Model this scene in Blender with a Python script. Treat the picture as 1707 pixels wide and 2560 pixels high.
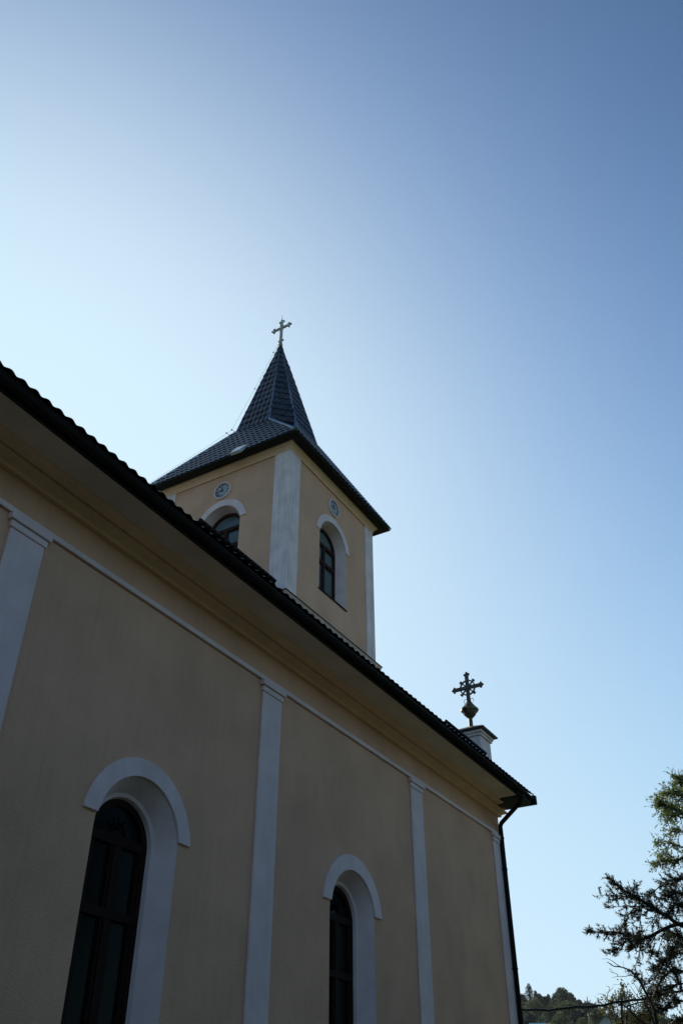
import bpy, bmesh, math, random
from mathutils import Vector, Matrix, noise
R = math.radians
random.seed(7)
for o in list(bpy.data.objects): bpy.data.objects.remove(o)
S = bpy.context.scene
COL = S.collection
H0 = 1.6                      # eye height: everything below is measured from the eye, the ground is 1.6 m lower

# ------------------------------------------------------------------ camera
cd = bpy.data.cameras.new('camera'); cam = bpy.data.objects.new('camera', cd); COL.objects.link(cam)
FPX, EL, AZ = 2193.87, R(36.248), R(30.288)
cd.sensor_fit = 'VERTICAL'; cd.sensor_height = 24.0; cd.lens = FPX/2560*24
cd.clip_start = 0.1; cd.clip_end = 8000
fw = Vector((math.cos(EL)*math.cos(AZ), math.cos(EL)*math.sin(AZ), math.sin(EL)))
rt = Vector((math.sin(AZ), -math.cos(AZ), 0)); up = rt.cross(fw)
M = Matrix((rt, up, -fw)).transposed().to_4x4(); M.translation = (0, 0, H0)
cam.matrix_world = M
S.camera = cam
def ray(px, py):
    return fw + rt*((px-853.5)/FPX) - up*((py-1280)/FPX)
def at(px, py, dist):         # a point seen at a photo pixel, this far away on plan
    d = ray(px, py); return d*(dist/math.hypot(d.x, d.y))
def on_x(px, py, x):
    d = ray(px, py); return d*(x/d.x)

# ------------------------------------------------------------------ light
SUN_AZ, SUN_EL = R(58), R(30)
w = bpy.data.worlds.new('World'); S.world = w; w.use_nodes = True
nt = w.node_tree; bg = nt.nodes['Background']
sky = nt.nodes.new('ShaderNodeTexSky'); sky.sky_type = 'NISHITA'; sky.sun_disc = False
sky.sun_elevation = SUN_EL; sky.sun_rotation = R(90)-SUN_AZ
sky.altitude = 300; sky.air_density = 1.0; sky.dust_density = 2.0; sky.ozone_density = 2.0
EXPO = 0.8
def curve_sky(params):         # film-like response of the blue hour glare: A / (1 + (h / x)^p) per channel
    sp = nt.nodes.new('ShaderNodeSeparateColor'); cb = nt.nodes.new('ShaderNodeCombineColor'); nt.links.new(sky.outputs[0], sp.inputs[0])
    def mth(op, a, b):
        m = nt.nodes.new('ShaderNodeMath'); m.operation = op
        for i, v in ((0, a), (1, b)):
            if isinstance(v, float): m.inputs[i].default_value = v
            else: nt.links.new(v, m.inputs[i])
        return m.outputs[0]
    for c, (p, A, h) in enumerate(params):
        x = mth('MAXIMUM', sp.outputs[c], 1e-4); q = mth('POWER', mth('DIVIDE', h*10, x), p)
        f = mth('DIVIDE', A*10/2**EXPO, mth('ADD', q, 1.0))
        nt.links.new(f, cb.inputs[c])
    nt.links.new(cb.outputs[0], bg.inputs[0])
curve_sky([(2.35, .70, .222), (2.6, .915, .256), (3.2, 1.05, .318)]); bg.inputs[1].default_value = 0.1
sl = bpy.data.lights.new('sun', 'SUN'); sl.energy = 3.6; sl.angle = R(0.55); sl.color = (1, .93, .82)
so = bpy.data.objects.new('sun', sl); COL.objects.link(so)
sd = Vector((math.cos(SUN_EL)*math.cos(SUN_AZ), math.cos(SUN_EL)*math.sin(SUN_AZ), math.sin(SUN_EL)))
so.rotation_euler = sd.to_track_quat('Z', 'Y').to_euler(); so.location = (0, 0, 60)
S.view_settings.view_transform = 'Standard'; S.view_settings.look = 'None'
S.view_settings.exposure = EXPO; S.view_settings.gamma = 1.0

# ------------------------------------------------------------------ materials
def mat(name, col, rough=.8, spec=.3, metal=0, var=.08, scale=3.0, bump=0.0, bscale=60, col2=None, streak=0.0, coat=0):
    m = bpy.data.materials.new(name); m.use_nodes = True; n = m.node_tree.nodes; l = m.node_tree.links
    p = n['Principled BSDF']; p.inputs['Roughness'].default_value = rough; p.inputs['Metallic'].default_value = metal
    p.inputs['Specular IOR Level'].default_value = spec
    if coat: p.inputs['Coat Weight'].default_value = coat
    tc = n.new('ShaderNodeTexCoord')
    nz = n.new('ShaderNodeTexNoise'); nz.inputs['Scale'].default_value = scale; nz.inputs['Detail'].default_value = 6
    l.new(tc.outputs['Object'], nz.inputs['Vector'])
    rp = n.new('ShaderNodeValToRGB'); c2 = col2 or tuple(c*(1-var*2) for c in col)
    rp.color_ramp.elements[0].position = .3; rp.color_ramp.elements[1].position = .7
    rp.color_ramp.elements[0].color = (*c2, 1); rp.color_ramp.elements[1].color = (*[min(1, c*(1+var)) for c in col], 1)
    l.new(nz.outputs['Fac'], rp.inputs['Fac'])
    out = rp.outputs['Color']
    if streak:                # rain streaks and dirt: noise drawn out vertically
        mp = n.new('ShaderNodeMapping'); mp.inputs['Scale'].default_value = (9, 9, .55)
        l.new(tc.outputs['Object'], mp.inputs['Vector'])
        n2 = n.new('ShaderNodeTexNoise'); n2.inputs['Scale'].default_value = 1.3; n2.inputs['Detail'].default_value = 5
        l.new(mp.outputs[0], n2.inputs['Vector'])
        r2 = n.new('ShaderNodeMapRange'); r2.inputs['From Min'].default_value = .45; r2.inputs['From Max'].default_value = .75
        r2.inputs['To Min'].default_value = 1.0; r2.inputs['To Max'].default_value = 1-streak
        l.new(n2.outputs['Fac'], r2.inputs['Value'])
        mx = n.new('ShaderNodeMix'); mx.data_type = 'RGBA'; mx.blend_type = 'MULTIPLY'; mx.inputs[0].default_value = 1
        l.new(out, mx.inputs[6]); l.new(r2.outputs[0], mx.inputs[7]); out = mx.outputs[2]
    l.new(out, p.inputs['Base Color'])
    if bump:
        nb = n.new('ShaderNodeTexNoise'); nb.inputs['Scale'].default_value = bscale; nb.inputs['Detail'].default_value = 4
        l.new(tc.outputs['Object'], nb.inputs['Vector'])
        b = n.new('ShaderNodeBump'); b.inputs['Strength'].default_value = bump; b.inputs['Distance'].default_value = .02
        l.new(nb.outputs['Fac'], b.inputs['Height']); l.new(b.outputs[0], p.inputs['Normal'])
    return m
def leafmat(name, a, b, scale, trans=.35):
    m = bpy.data.materials.new(name); m.use_nodes = True; n = m.node_tree.nodes; l = m.node_tree.links
    p = n['Principled BSDF']; p.inputs['Roughness'].default_value = .6; p.inputs['Specular IOR Level'].default_value = .25
    tc = n.new('ShaderNodeTexCoord'); nz = n.new('ShaderNodeTexNoise'); nz.inputs['Scale'].default_value = scale; nz.inputs['Detail'].default_value = 3
    l.new(tc.outputs['Object'], nz.inputs['Vector'])
    rp = n.new('ShaderNodeValToRGB'); rp.color_ramp.elements[0].position = .35; rp.color_ramp.elements[1].position = .65
    rp.color_ramp.elements[0].color = (*a, 1); rp.color_ramp.elements[1].color = (*b, 1)
    l.new(nz.outputs['Fac'], rp.inputs['Fac']); l.new(rp.outputs[0], p.inputs['Base Color'])
    t = n.new('ShaderNodeBsdfTranslucent'); l.new(rp.outputs[0], t.inputs['Color'])
    mx = n.new('ShaderNodeMixShader'); mx.inputs[0].default_value = trans
    l.new(p.outputs[0], mx.inputs[1]); l.new(t.outputs[0], mx.inputs[2]); l.new(mx.outputs[0], n['Material Output'].inputs['Surface'])
    return m
PLASTER = mat('ochre_plaster', (.74, .42, .28), .9, .2, var=.06, scale=1.1, bump=.5, bscale=41, streak=.05)
WHITE = mat('white_plaster', (.84, .635, .63), .85, .25, var=.05, scale=2.5, bump=.25, bscale=40, streak=.06)
WHITE_OLD = mat('weathered_white_plaster', (.88, .70, .68), .85, .25, var=.07, scale=3.2, bump=.3, bscale=35, streak=.2)
CREAM = mat('cream_plaster', (.88, .57, .40), .88, .2, var=.05, scale=2.0, bump=.25, bscale=40, streak=.08)
SOFFIT = mat('grey_soffit_plaster', (.76, .59, .50), .9, .2, var=.08, scale=1.2, bump=.2, bscale=30)
TILE = mat('dark_metal_tile', (.032, .035, .046), .34, .5, var=.35, scale=4.5, bump=.1, bscale=25)
RIDGE = mat('glossy_ridge_metal', (.34, .36, .40), .28, .6, metal=.85, var=.1, scale=6)
DARK = mat('dark_brown_metal', (.012, .009, .008), .6, .15, var=.15, scale=4)
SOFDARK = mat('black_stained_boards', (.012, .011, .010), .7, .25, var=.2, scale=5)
WOOD = mat('brown_window_wood', (.05, .017, .012), .7, .1, var=.2, scale=12)
WOODN = mat('dark_walnut_wood', (.024, .010, .008), .7, .1, var=.2, scale=12)
GLASSD = mat('dark_glass', (.004, .009, .008), .15, .04, var=.2, scale=1.5)
GLASST = mat('curtained_glass', (.10, .14, .15), .08, .5, var=.15, scale=1.2)
LEAD = mat('lead_came', (.004, .005, .005), .8, .05)
BRICKRED = mat('reddish_sheet_metal', (.045, .020, .015), .5, .4, var=.15, scale=5)
CROSSM = mat('weathered_cross_paint', (.12, .09, .085), .55, .4, var=.2, scale=14)
ORBM = mat('worn_bronze', (.13, .10, .055), .5, .5, metal=.3, var=.25, scale=9)
SILVER = mat('aged_silver_metal', (.55, .55, .48), .45, .5, metal=.3, var=.3, scale=14)
COPPER = mat('copper_ball', (.45, .27, .16), .28, .5, metal=.85, var=.15, scale=8)
DIAL = mat('pale_clock_dial', (.42, .43, .45), .6, .3, var=.05, scale=6)
INK = mat('dark_blue_paint', (.012, .016, .035), .5, .4)
BARK = mat('pine_bark', (.045, .034, .027), .9, .1, var=.3, scale=8, bump=.4, bscale=20)
DEAD = mat('dead_wood', (.05, .042, .038), .9, .1, var=.25, scale=9)
CABLE = mat('black_cable', (.012, .012, .013), .5, .3)
NEEDLE = leafmat('pine_needles', (.030, .038, .024), (.065, .068, .036), 1.6, .25)
LEAFA = leafmat('broad_leaves', (.085, .125, .035), (.17, .195, .06), 2.0, .5)
LEAFW = leafmat('shade_wood_leaves', (.045, .065, .022), (.10, .11, .035), 2.0, .3)
LEAFB = leafmat('yellowing_leaves', (.07, .085, .03), (.15, .14, .045), 2.5, .4)
FARA = leafmat('far_broad_leaves', (.035, .060, .024), (.075, .098, .036), .25, .2)
FARB = leafmat('far_light_leaves', (.065, .09, .032), (.12, .135, .05), .3, .25)
FARC = leafmat('far_dark_needles', (.016, .030, .022), (.035, .05, .03), .5, .15)

# ------------------------------------------------------------------ helpers
class MB:
    def __init__(s): s.v = []; s.f = []; s.sm = []
    def add(s, vs, fs, smooth=False):
        b = len(s.v); s.v += [tuple(v) for v in vs]; s.f += [tuple(b+i for i in f) for f in fs]; s.sm += [smooth]*len(fs); return s
    def box(s, x0, x1, y0, y1, z0, z1):
        v = [(x, y, z) for x in (x0, x1) for y in (y0, y1) for z in (z0, z1)]
        return s.add(v, [(0,1,3,2), (4,6,7,5), (0,4,5,1), (2,3,7,6), (0,2,6,4), (1,5,7,3)])
    def bar(s, a, b, wa, wb, ref=(0,0,1)):        # rectangular bar from a to b
        a = Vector(a); b = Vector(b); d = (b-a).normalized(); u = d.cross(Vector(ref))
        if u.length < 1e-4: u = d.cross(Vector((1,0,0)))
        u.normalize(); v = d.cross(u)
        vs = [p+u*i*wa/2+v*j*wb/2 for p in (a, b) for i, j in ((-1,-1),(1,-1),(1,1),(-1,1))]
        return s.add(vs, [(3,2,1,0),(4,5,6,7),(0,1,5,4),(1,2,6,5),(2,3,7,6),(3,0,4,7)])
    def tube(s, pts, rad, n=8, cap=True, smooth=True):
        pts = [Vector(p) for p in pts]; rs = rad if isinstance(rad, (list, tuple)) else [rad]*len(pts)
        vs = []; fs = []; prev = None
        for i, p in enumerate(pts):
            d = (pts[min(i+1, len(pts)-1)]-pts[max(i-1, 0)])
            d = d.normalized() if d.length > 1e-9 else Vector((0,0,1))
            if prev is None: u = d.cross(Vector((0,0,1)));  u = u if u.length > .05 else d.cross(Vector((1,0,0)))
            else: u = prev-d*prev.dot(d)
            u.normalize(); prev = u; v = d.cross(u)
            for k in range(n):
                a = 2*math.pi*k/n; vs.append(p+(u*math.cos(a)+v*math.sin(a))*rs[i])
        for i in range(len(pts)-1):
            for k in range(n):
                fs.append((i*n+k, i*n+(k+1)%n, (i+1)*n+(k+1)%n, (i+1)*n+k))
        s.add(vs, fs, smooth)
        if cap:
            b = len(s.v)-len(vs); s.f.append(tuple(b+k for k in range(n))[::-1]); s.f.append(tuple(b+(len(pts)-1)*n+k for k in range(n))); s.sm += [False]*2
        return s
    def lathe(s, c, prof, n=20, smooth=True):     # prof: (r, z)
        vs = [(c[0]+r*math.cos(2*math.pi*k/n), c[1]+r*math.sin(2*math.pi*k/n), c[2]+z) for r, z in prof for k in range(n)]
        fs = [(i*n+k, i*n+(k+1)%n, (i+1)*n+(k+1)%n, (i+1)*n+k) for i in range(len(prof)-1) for k in range(n)]
        return s.add(vs, fs, smooth)
    def ball(s, c, r, n=10, sx=1, sy=1, sz=1):
        vs = []; fs = []; m = n//2+1
        for i in range(m+1):
            t = math.pi*i/m
            for k in range(n):
                a = 2*math.pi*k/n; vs.append((c[0]+r*sx*math.sin(t)*math.cos(a), c[1]+r*sy*math.sin(t)*math.sin(a), c[2]+r*sz*math.cos(t)))
        for i in range(m):
            for k in range(n): fs.append((i*n+k, (i+1)*n+k, (i+1)*n+(k+1)%n, i*n+(k+1)%n))
        return s.add(vs, fs, True)
    def build(s, name, m, parent=None, root=None, bevel=0, solid=False):
        me = bpy.data.meshes.new(name)
        off = Vector((0, 0, H0)) - (Vector(root) if root else Vector((0,0,0)))
        me.from_pydata([tuple(Vector(v)+off) for v in s.v], [], s.f); me.update()
        for p, k in zip(me.polygons, s.sm): p.use_smooth = k
        me.materials.append(m)
        o = bpy.data.objects.new(name, me); COL.objects.link(o)
        if parent: o.parent = parent
        if bevel:
            b = o.modifiers.new('bevel', 'BEVEL'); b.width = bevel; b.segments = 2; b.limit_method = 'ANGLE'; b.angle_limit = R(40)
        return o
def tag(o, label=None, cat=None, group=None, kind=None):
    for k, v in (('label', label), ('category', cat), ('group', group), ('kind', kind)):
        if v: o[k] = v
    return o
def empty(name, loc):
    o = bpy.data.objects.new(name, None); o.location = loc; o.empty_display_size = .3; COL.objects.link(o); return o

# ------------------------------------------------------------------ ground and hill
def ground_mat():
    m = mat('short_dark_grass', (.055, .075, .03), .95, .1, var=.3, scale=.8, bump=.5, bscale=8, col2=(.03, .045, .018)); return m
GR = ground_mat()
g = MB(); NG = 24
g.add([(-1500+3000*i/NG, -1500+3000*j/NG, -1.6) for i in range(NG+1) for j in range(NG+1)],
      [(i*(NG+1)+j, (i+1)*(NG+1)+j, (i+1)*(NG+1)+j+1, i*(NG+1)+j+1) for i in range(NG) for j in range(NG)])
tag(g.build('ground', GR), kind='structure')
def path_strip():
    p = MB(); p.add([(-30, 5.9, -1.596), (24, 5.9, -1.596), (24, 7.5, -1.596), (-30, 7.5, -1.596)], [(0,1,2,3)])
    tag(p.build('path', mat('grey_paving', (.22, .21, .2), .9, .2, var=.15, scale=3, bump=.3)), kind='structure')
path_strip()
def hill_h(d, a):             # height above the eye at plan distance d and azimuth a (degrees)
    if d < 90: return -1.6
    t = min(1, (d-90)/230); t = t*t*(3-2*t)
    crest = 33 + 1.5*math.sin(a*.9) - max(0, 16-a)*1.8
    return -1.6-.5 + (crest+2)*t
h = MB(); hv = []; nd, na = 26, 60
for i in range(nd+1):
    d = 85+ (600-85)*i/nd
    for j in range(na+1):
        a = -35+90*j/na; z = hill_h(d, a) if d < 330 else hill_h(330, a) + (d-330)*.01
        if j in (0, na) or i == nd: z = -2.5
        hv.append((d*math.cos(R(a)), d*math.sin(R(a)), z))
h.add(hv, [(i*(na+1)+j, (i+1)*(na+1)+j, (i+1)*(na+1)+j+1, i*(na+1)+j+1) for i in range(nd) for j in range(na)], True)
tag(h.build('hill', mat('hillside_grass', (.05, .07, .028), .95, .1, var=.3, scale=.05)), kind='structure')

# ------------------------------------------------------------------ church
CH = (8.0, 13.32, 0.0)
church = empty('church', CH)
tag(church, 'ochre plastered church with white pilasters and a square clock tower under a dark pointed spire', 'church')
def part(mb, name, m, parent=None, **k): return mb.build(name, m, parent or church, CH, **k)
XS, XE, YS, YN, YC = -9.0, 20.25, 7.5, 19.14, 13.32
TX0, TX1, TY0, TY1 = 15.92, 20.74, 11.0, 15.65
TZ = 16.36
NARC = 28
# a side: maps (u, z, d) -> xyz, d = depth into the wall
side_s = lambda y: (lambda u, z, d: (u, y+d, z))
side_w = lambda x: (lambda u, z, d: (x+d, u, z))
def arc(uc, zc, r, zs, a0=180, a1=0, n=NARC):
    return [(uc+r*math.cos(R(a0+(a1-a0)*k/n)), zc+r*math.sin(R(a0+(a1-a0)*k/n))) for k in range(n+1)]
def wall_arches(mb, P, u0, u1, z0, z1, ops):
    q = lambda *uz: mb.add([P(u, z, 0) for u, z in uz], [tuple(range(len(uz)))])
    cur = u0
    for uc, zc, r, zs in sorted(ops):
        q((cur, z0), (uc-r, z0), (uc-r, z1), (cur, z1))
        q((uc-r, z0), (uc+r, z0), (uc+r, zs), (uc-r, zs))
        A = arc(uc, zc, r, zs)
        for (ua, za), (ub, zb) in zip(A, A[1:]): q((ua, za), (ub, zb), (ub, z1), (ua, z1))
        cur = uc+r
    q((cur, z0), (u1, z0), (u1, z1), (cur, z1))
def outline(uc, zc, r, zs): return [(uc-r, zs)] + arc(uc, zc, r, zs) + [(uc+r, zs)]
def sweep(mb, P, uc, zc, prof, zs, smooth=False):      # prof: (radius, depth, sill z)
    L = [[P(u, z, d) for u, z in outline(uc, zc, r, s)] for r, d, s in prof]
    n = len(L[0])
    for a, b in zip(L, L[1:]):
        mb.add(a+b, [(i, i+1, n+i+1, n+i) for i in range(n-1)])
def slab(mb, P, poly, d0, d1):                         # extruded polygon between two depths
    n = len(poly)
    mb.add([P(u, z, d0) for u, z in poly]+[P(u, z, d1) for u, z in poly],
           [tuple(range(n)), tuple(range(2*n-1, n-1, -1))]+[(i, (i+1) % n, n+(i+1) % n, n+i) for i in range(n)])
def arch_moulding(P, uc, zc, ri, ro, zend, proud=.035):
    mb = MB(); ai = math.degrees(math.asin((zend-zc)/ri)); ao = math.degrees(math.asin((zend-zc)/ro))
    I = arc(uc, zc, ri, 0, 180-ai, ai, 40); O = arc(uc, zc, ro, 0, 180-ao, ao, 40); n = len(I)
    F = [P(u, z, -proud) for u, z in I]+[P(u, z, -proud) for u, z in O]+[P(u, z, .0) for u, z in I]+[P(u, z, .0) for u, z in O]
    fs = []
    for i in range(n-1):
        fs += [(i, i+1, n+i+1, n+i), (i, 2*n+i, 2*n+i+1, i+1), (n+i, n+i+1, 3*n+i+1, 3*n+i)]
    fs += [(0, n, 3*n, 2*n), (n-1, 3*n-1, 4*n-1, 2*n-1)]
    mb.add(F, fs); return mb

# nave walls
NW = [(8.03, 3.02, .738), (13.2, 3.06, .722)]
ZSILL = -.75
mb = MB(); wall_arches(mb, side_s(YS), XS, XE, -1.6, 6.62, [(a, b, c, ZSILL) for a, b, c in NW])
mb.add([(XE, YS, -1.6), (XE, YN, -1.6), (XE, YN, 6.9), (XE, YC, 12.0), (XE, YS, 6.9)], [(0,1,2,3,4)])
mb.add([(XS, YS, -1.6), (XS, YN, -1.6), (XS, YN, 6.9), (XS, YC, 12.0), (XS, YS, 6.9)], [(4,3,2,1,0)])
mb.add([(XS, YN, -1.6), (XE, YN, -1.6), (XE, YN, 6.62), (XS, YN, 6.62)], [(3,2,1,0)])
part(mb, 'wall', PLASTER)
# plinth, string course, cornice, soffit
mb = MB(); mb.box(XS-.06, XE+.06, YS-.06, YS-.001, -1.6, -1.0); mb.box(XE+.001, XE+.06, YS, YN, -1.6, -1.0); part(mb, 'plinth', mat('grey_plinth', (.3, .29, .28), .9, .2, bump=.4))
mb = MB(); mb.box(XS, XE+.045, YS-.045, YS-.001, 6.045, 6.12); mb.box(XE+.001, XE+.045, YS, YN, 6.045, 6.12)
part(mb, 'string_course', WHITE, bevel=.006)
def mitred(mb, prof, x0, x1, ys, yend, closed=False):  # profile (out, z) along the south wall, turning the corner at x1 and running to yend
    rows = []
    for o, z in prof: rows.append([(x0, ys-o, z), (x1+o, ys-o, z), (x1+o, yend, z)])
    for a, b in zip(rows, rows[1:]):
        for k in (0, 1): mb.add([a[k], a[k+1], b[k+1], b[k]], [(0,1,2,3)])
mb = MB(); mitred(mb, [(.0, 6.54), (.07, 6.54), (.07, 6.575), (.085, 6.59), (.12, 6.607), (.17, 6.625), (.215, 6.637)], XS, XE, YS, YN)
part(mb, 'cornice', CREAM)
mb = MB()
cp = [(7.285, 6.637), (7.285, 6.675), (7.262, 6.675), (7.262, 6.652), (7.20, 6.658), (7.13, 6.670), (7.085, 6.678), (7.075, 6.690)]
for (ya, za), (yb, zb) in zip(cp, cp[1:]): mb.add([(XS, ya, za), (19.72, ya, za), (19.72, yb, zb), (XS, yb, zb)], [(0,1,2,3)])
part(mb, 'cornice_moulding', CREAM)
mb = MB(); mb.box(XS, 19.42, 6.685, 7.3, 6.69, 6.72); part(mb, 'soffit', SOFFIT)
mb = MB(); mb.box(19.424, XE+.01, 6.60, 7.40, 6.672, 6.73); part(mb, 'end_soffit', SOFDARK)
mb = MB(); mb.box(XE-.05, XE+.035, 6.50, 7.43, 6.676, 6.875)
mb.box(XS-.1, 19.42, 6.655, 6.683, 6.688, 6.86); mb.box(19.3, XE+.01, 6.62, 6.66, 6.68, 6.9)
part(mb, 'fascia', DARK)
# pilasters
for i, (a, b) in enumerate([(.09, .61), (5.225, 5.745), (10.37, 10.89), (15.49, 16.0), (19.70, 20.13)]):
    if i == 0: continue
    mb = MB(); mb.box(a, b, YS-.035, YS-.001, -1.0, 5.86)
    p = part(mb, 'pilaster', WHITE, bevel=.006)
    mb = MB(); mb.box(a-.02, b+.02, YS-.055, YS-.001, 5.862, 5.95); mb.box(a-.055, b+.055, YS-.085, YS-.001, 5.953, 6.043)
    part(mb, 'capital', WHITE, p, bevel=.008)
# nave windows
def nave_window(uc, zc, ro, first):
    P = side_s(YS)
    fr = MB(); rf = .50; df = .30
    # outer frame ring
    O = outline(uc, zc, .535, ZSILL+.1); I = outline(uc, zc, rf-.055, ZSILL+.16); n = len(O)
    for d in (df, ):
        fr.add([P(u, z, d) for u, z in O]+[P(u, z, d) for u, z in I]+[P(u, z, d+.06) for u, z in I], [(i, i+1, n+i+1, n+i) for i in range(n-1)]+[(n+i, n+i+1, 2*n+i+1, 2*n+i) for i in range(n-1)])
    wi = rf-.055
    fr.box(uc-wi, uc+wi, YS+df-.01, YS+df+.05, zc-.02, zc+.085)
    fr.box(uc-wi, uc+wi, YS+df-.01, YS+df+.05, zc-.83, zc-.73)
    fr.box(uc-wi, uc+wi, YS+df-.01, YS+df+.05, zc-2.35, zc-2.26)
    fr.box(uc-.05, uc+.05, YS+df-.005, YS+df+.05, ZSILL+.1, zc-.022)
    for s in (-1, 1):                                   # casement stiles
        fr.box(min(uc+s*.052, uc+s*.095), max(uc+s*.052, uc+s*.095), YS+df+.01, YS+df+.05, ZSILL+.15, zc-.022)
        x = uc+s*(wi-.03); fr.box(x-.03, x+.03, YS+df+.01, YS+df+.05, ZSILL+.15, zc-.022)
    win = part(fr, 'window', WOODN)
    g = MB(); g.add([P(u, z, df+.045) for u, z in outline(uc, zc, rf-.04, ZSILL+.12)], [tuple(range(n))]); part(g, 'glass', GLASSD, win)
    r = MB(); sweep(r, P, uc, zc, [(ro, 0.0, ZSILL), (.584, .23, ZSILL+.05), (.538, .245, ZSILL+.06), (.52, .31, ZSILL+.07)], ZSILL)
    part(r, 'reveal', WHITE, win)
    s = MB(); slab(s, P, [(uc-ro-.06, ZSILL-.07), (uc+ro+.06, ZSILL-.07), (uc+ro+.06, ZSILL), (uc-ro-.06, ZSILL)], -.08, .3); part(s, 'sill', WHITE, win, bevel=.008)
    part(arch_moulding(P, uc, zc, ro, .962, zc+.14), 'arch_moulding', WHITE, win, bevel=.006)
    t = MB()                                            # little leaded fan in the round head
    for k in range(1, 6):
        a = R(30*k); t.bar(P(uc+.05*math.cos(a), zc+.12+.05*math.sin(a), df+.036), P(uc+.2*math.cos(a), zc+.12+.2*math.sin(a), df+.036), .012, .012, (0,1,0))
    t.tube([P(uc+.13*math.cos(R(15*k)), zc+.12+.13*math.sin(R(15*k)), df+.036) for k in range(13)], .008, 5)
    part(t, 'leading', LEAD, win)
for i, (a, b, c) in enumerate(NW): nave_window(a, b, c, i == 0)

# ---- roofs of pressed metal tiles
def tile_h(u):
    t = (u/.183) % 1.0
    return .026*(.5+.5*math.cos(2*math.pi*t))**.8
def tiled(mb, o, u, v, n, wu, lv, per=8, cuts=(), u0=0.0):
    """pressed tiles on a rectangle: o origin at the eave, u along, v up the slope, n out"""
    o, u, v, n = map(Vector, (o, u, v, n))
    nu = max(2, int(wu/.183*per)); rows = max(1, math.ceil(lv/.35)); vs = []; fs = []
    for r in range(rows):
        for vv, hh in ((r*.35-.012 if r else 0, .024), (min(lv, (r+1)*.35), .0)):
            for i in range(nu+1):
                uu = wu*i/nu; vs.append(o+u*uu+v*vv+n*(tile_h(uu+u0)+hh))
    m = nu+1
    for r in range(2*rows-1):
        fs += [(r*m+i, r*m+i+1, (r+1)*m+i+1, (r+1)*m+i) for i in range(nu)]
    if not cuts: mb.add(vs, fs); return
    bm = bmesh.new(); bv = [bm.verts.new(p) for p in vs]
    for f in fs: bm.faces.new([bv[k] for k in f])
    for p, nn in cuts:
        bmesh.ops.bisect_plane(bm, geom=bm.verts[:]+bm.edges[:]+bm.faces[:], plane_co=p, plane_no=nn, clear_outer=True, dist=1e-5)
    bm.verts.index_update(); mb.add([p.co.copy() for p in bm.verts], [[q.index for q in f.verts] for f in bm.faces]); bm.free()
EY, EZ, PIT = 6.555, 6.868, R(38)
ru = Vector((0, math.cos(PIT), math.sin(PIT))); rn = Vector((0, -math.sin(PIT), math.cos(PIT)))
SL = (YC-EY)/math.cos(PIT); RZ = EZ+(YC-EY)*math.tan(PIT)
mb = MB(); tiled(mb, (XS-.3, EY, EZ), (1,0,0), ru, rn, XE+.0-XS+.3, SL, per=10)
mb.add([(XS-.3, 2*YC-EY, EZ), (XE, 2*YC-EY, EZ), (XE, YC, RZ), (XS-.3, YC, RZ)], [(0,1,2,3)])
mb.add([(XS-.3, EY+.03, EZ-.01), (XE, EY+.03, EZ-.01), (XE, YC, RZ-.03), (XS-.3, YC, RZ-.03)], [(3,2,1,0)])
mb.box(XE-.02, XE+.03, EY, EY+.9, EZ-.05, EZ+.03)
roof = part(mb, 'roof', TILE)
def capline(mb, a, b, r=.09, seg=.2):
    a = Vector(a); b = Vector(b); L = (b-a).length; k = max(2, int(L/seg)); pts = []; rs = []
    for i in range(k):
        for t, q in ((0, 1.0), (.82, .86), (.84, .86)):
            pts.append(a.lerp(b, (i+t)/k)); rs.append(r*q*(1.0 if t else 1.08))
    pts.append(b); rs.append(r*.9); mb.tube(pts, rs, 8, smooth=False)
mb = MB(); capline(mb, (XS-.3, YC, RZ), (TX0, YC, RZ), .1, .3); part(mb, 'ridge_cap', RIDGE, roof)
for x0, x1 in ((7.75, 9.65), (16.05, 18.15)):           # snow guards on the slope above the gutter
    mb = MB()
    def rp(x, s, hgt): return Vector((x, EY, EZ))+ru*s+rn*hgt
    s0 = .50
    for hh in ((.02, .06, .10, .14, .168) if x0 < 10 else (.03, .10, .165)): mb.bar(rp(x0, s0, hh), rp(x1, s0, hh), .012, .045 if x0 < 10 else .045)
    k = int((x1-x0)/.11)
    for i in range(k+1):
        x = x0+(x1-x0)*i/k; mb.bar(rp(x, s0, 0), rp(x, s0, .18), .06, .012, (1,0,0))
    part(mb, 'snow_guard', DARK, roof)
# gutter and down pipe
mb = MB(); gc = (6.60, 6.800); gr = .075; vs = []; n = 9
for x in (XS-.3, XE-.03):
    for k in range(n): a = math.pi+math.pi*k/(n-1); vs.append((x, gc[0]+gr*math.cos(a), gc[1]+gr*math.sin(a)))
    for k in range(n): a = math.pi+math.pi*k/(n-1); vs.append((x, gc[0]+(gr-.006)*math.cos(a), gc[1]+(gr-.006)*math.sin(a)))
fs = [(k, k+1, 2*n+k+1, 2*n+k) for k in range(n-1)]+[(n+k, 3*n+k, 3*n+k+1, n+k+1) for k in range(n-1)]+[tuple(range(n)), tuple(range(3*n-1, 2*n-1, -1))]
mb.add(vs, fs, True); mb.tube([(XS-.3, gc[0]-gr, gc[1]), (XE-.03, gc[0]-gr, gc[1])], .011, 6)
x = XS
while x < XE: mb.box(x, x+.03, gc[0]-gr-.008, gc[0]-gr+.02, gc[1]-.02, gc[1]+.014); x += .9
gut = part(mb, 'gutter', DARK)
for k in range(29):
    x = -7.6+k*.98; mb2 = MB(); mb2.bar((x, 6.68, 6.84), (x, 6.60, 6.722), .025, .006, (1,0,0)); mb2.bar((x, 6.60, 6.722), (x, 6.52, 6.80), .025, .006, (1,0,0)); part(mb2, 'gutter_bracket', DARK, gut)
mb = MB(); PX, PY = 20.13, 7.415; pr = .052
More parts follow.
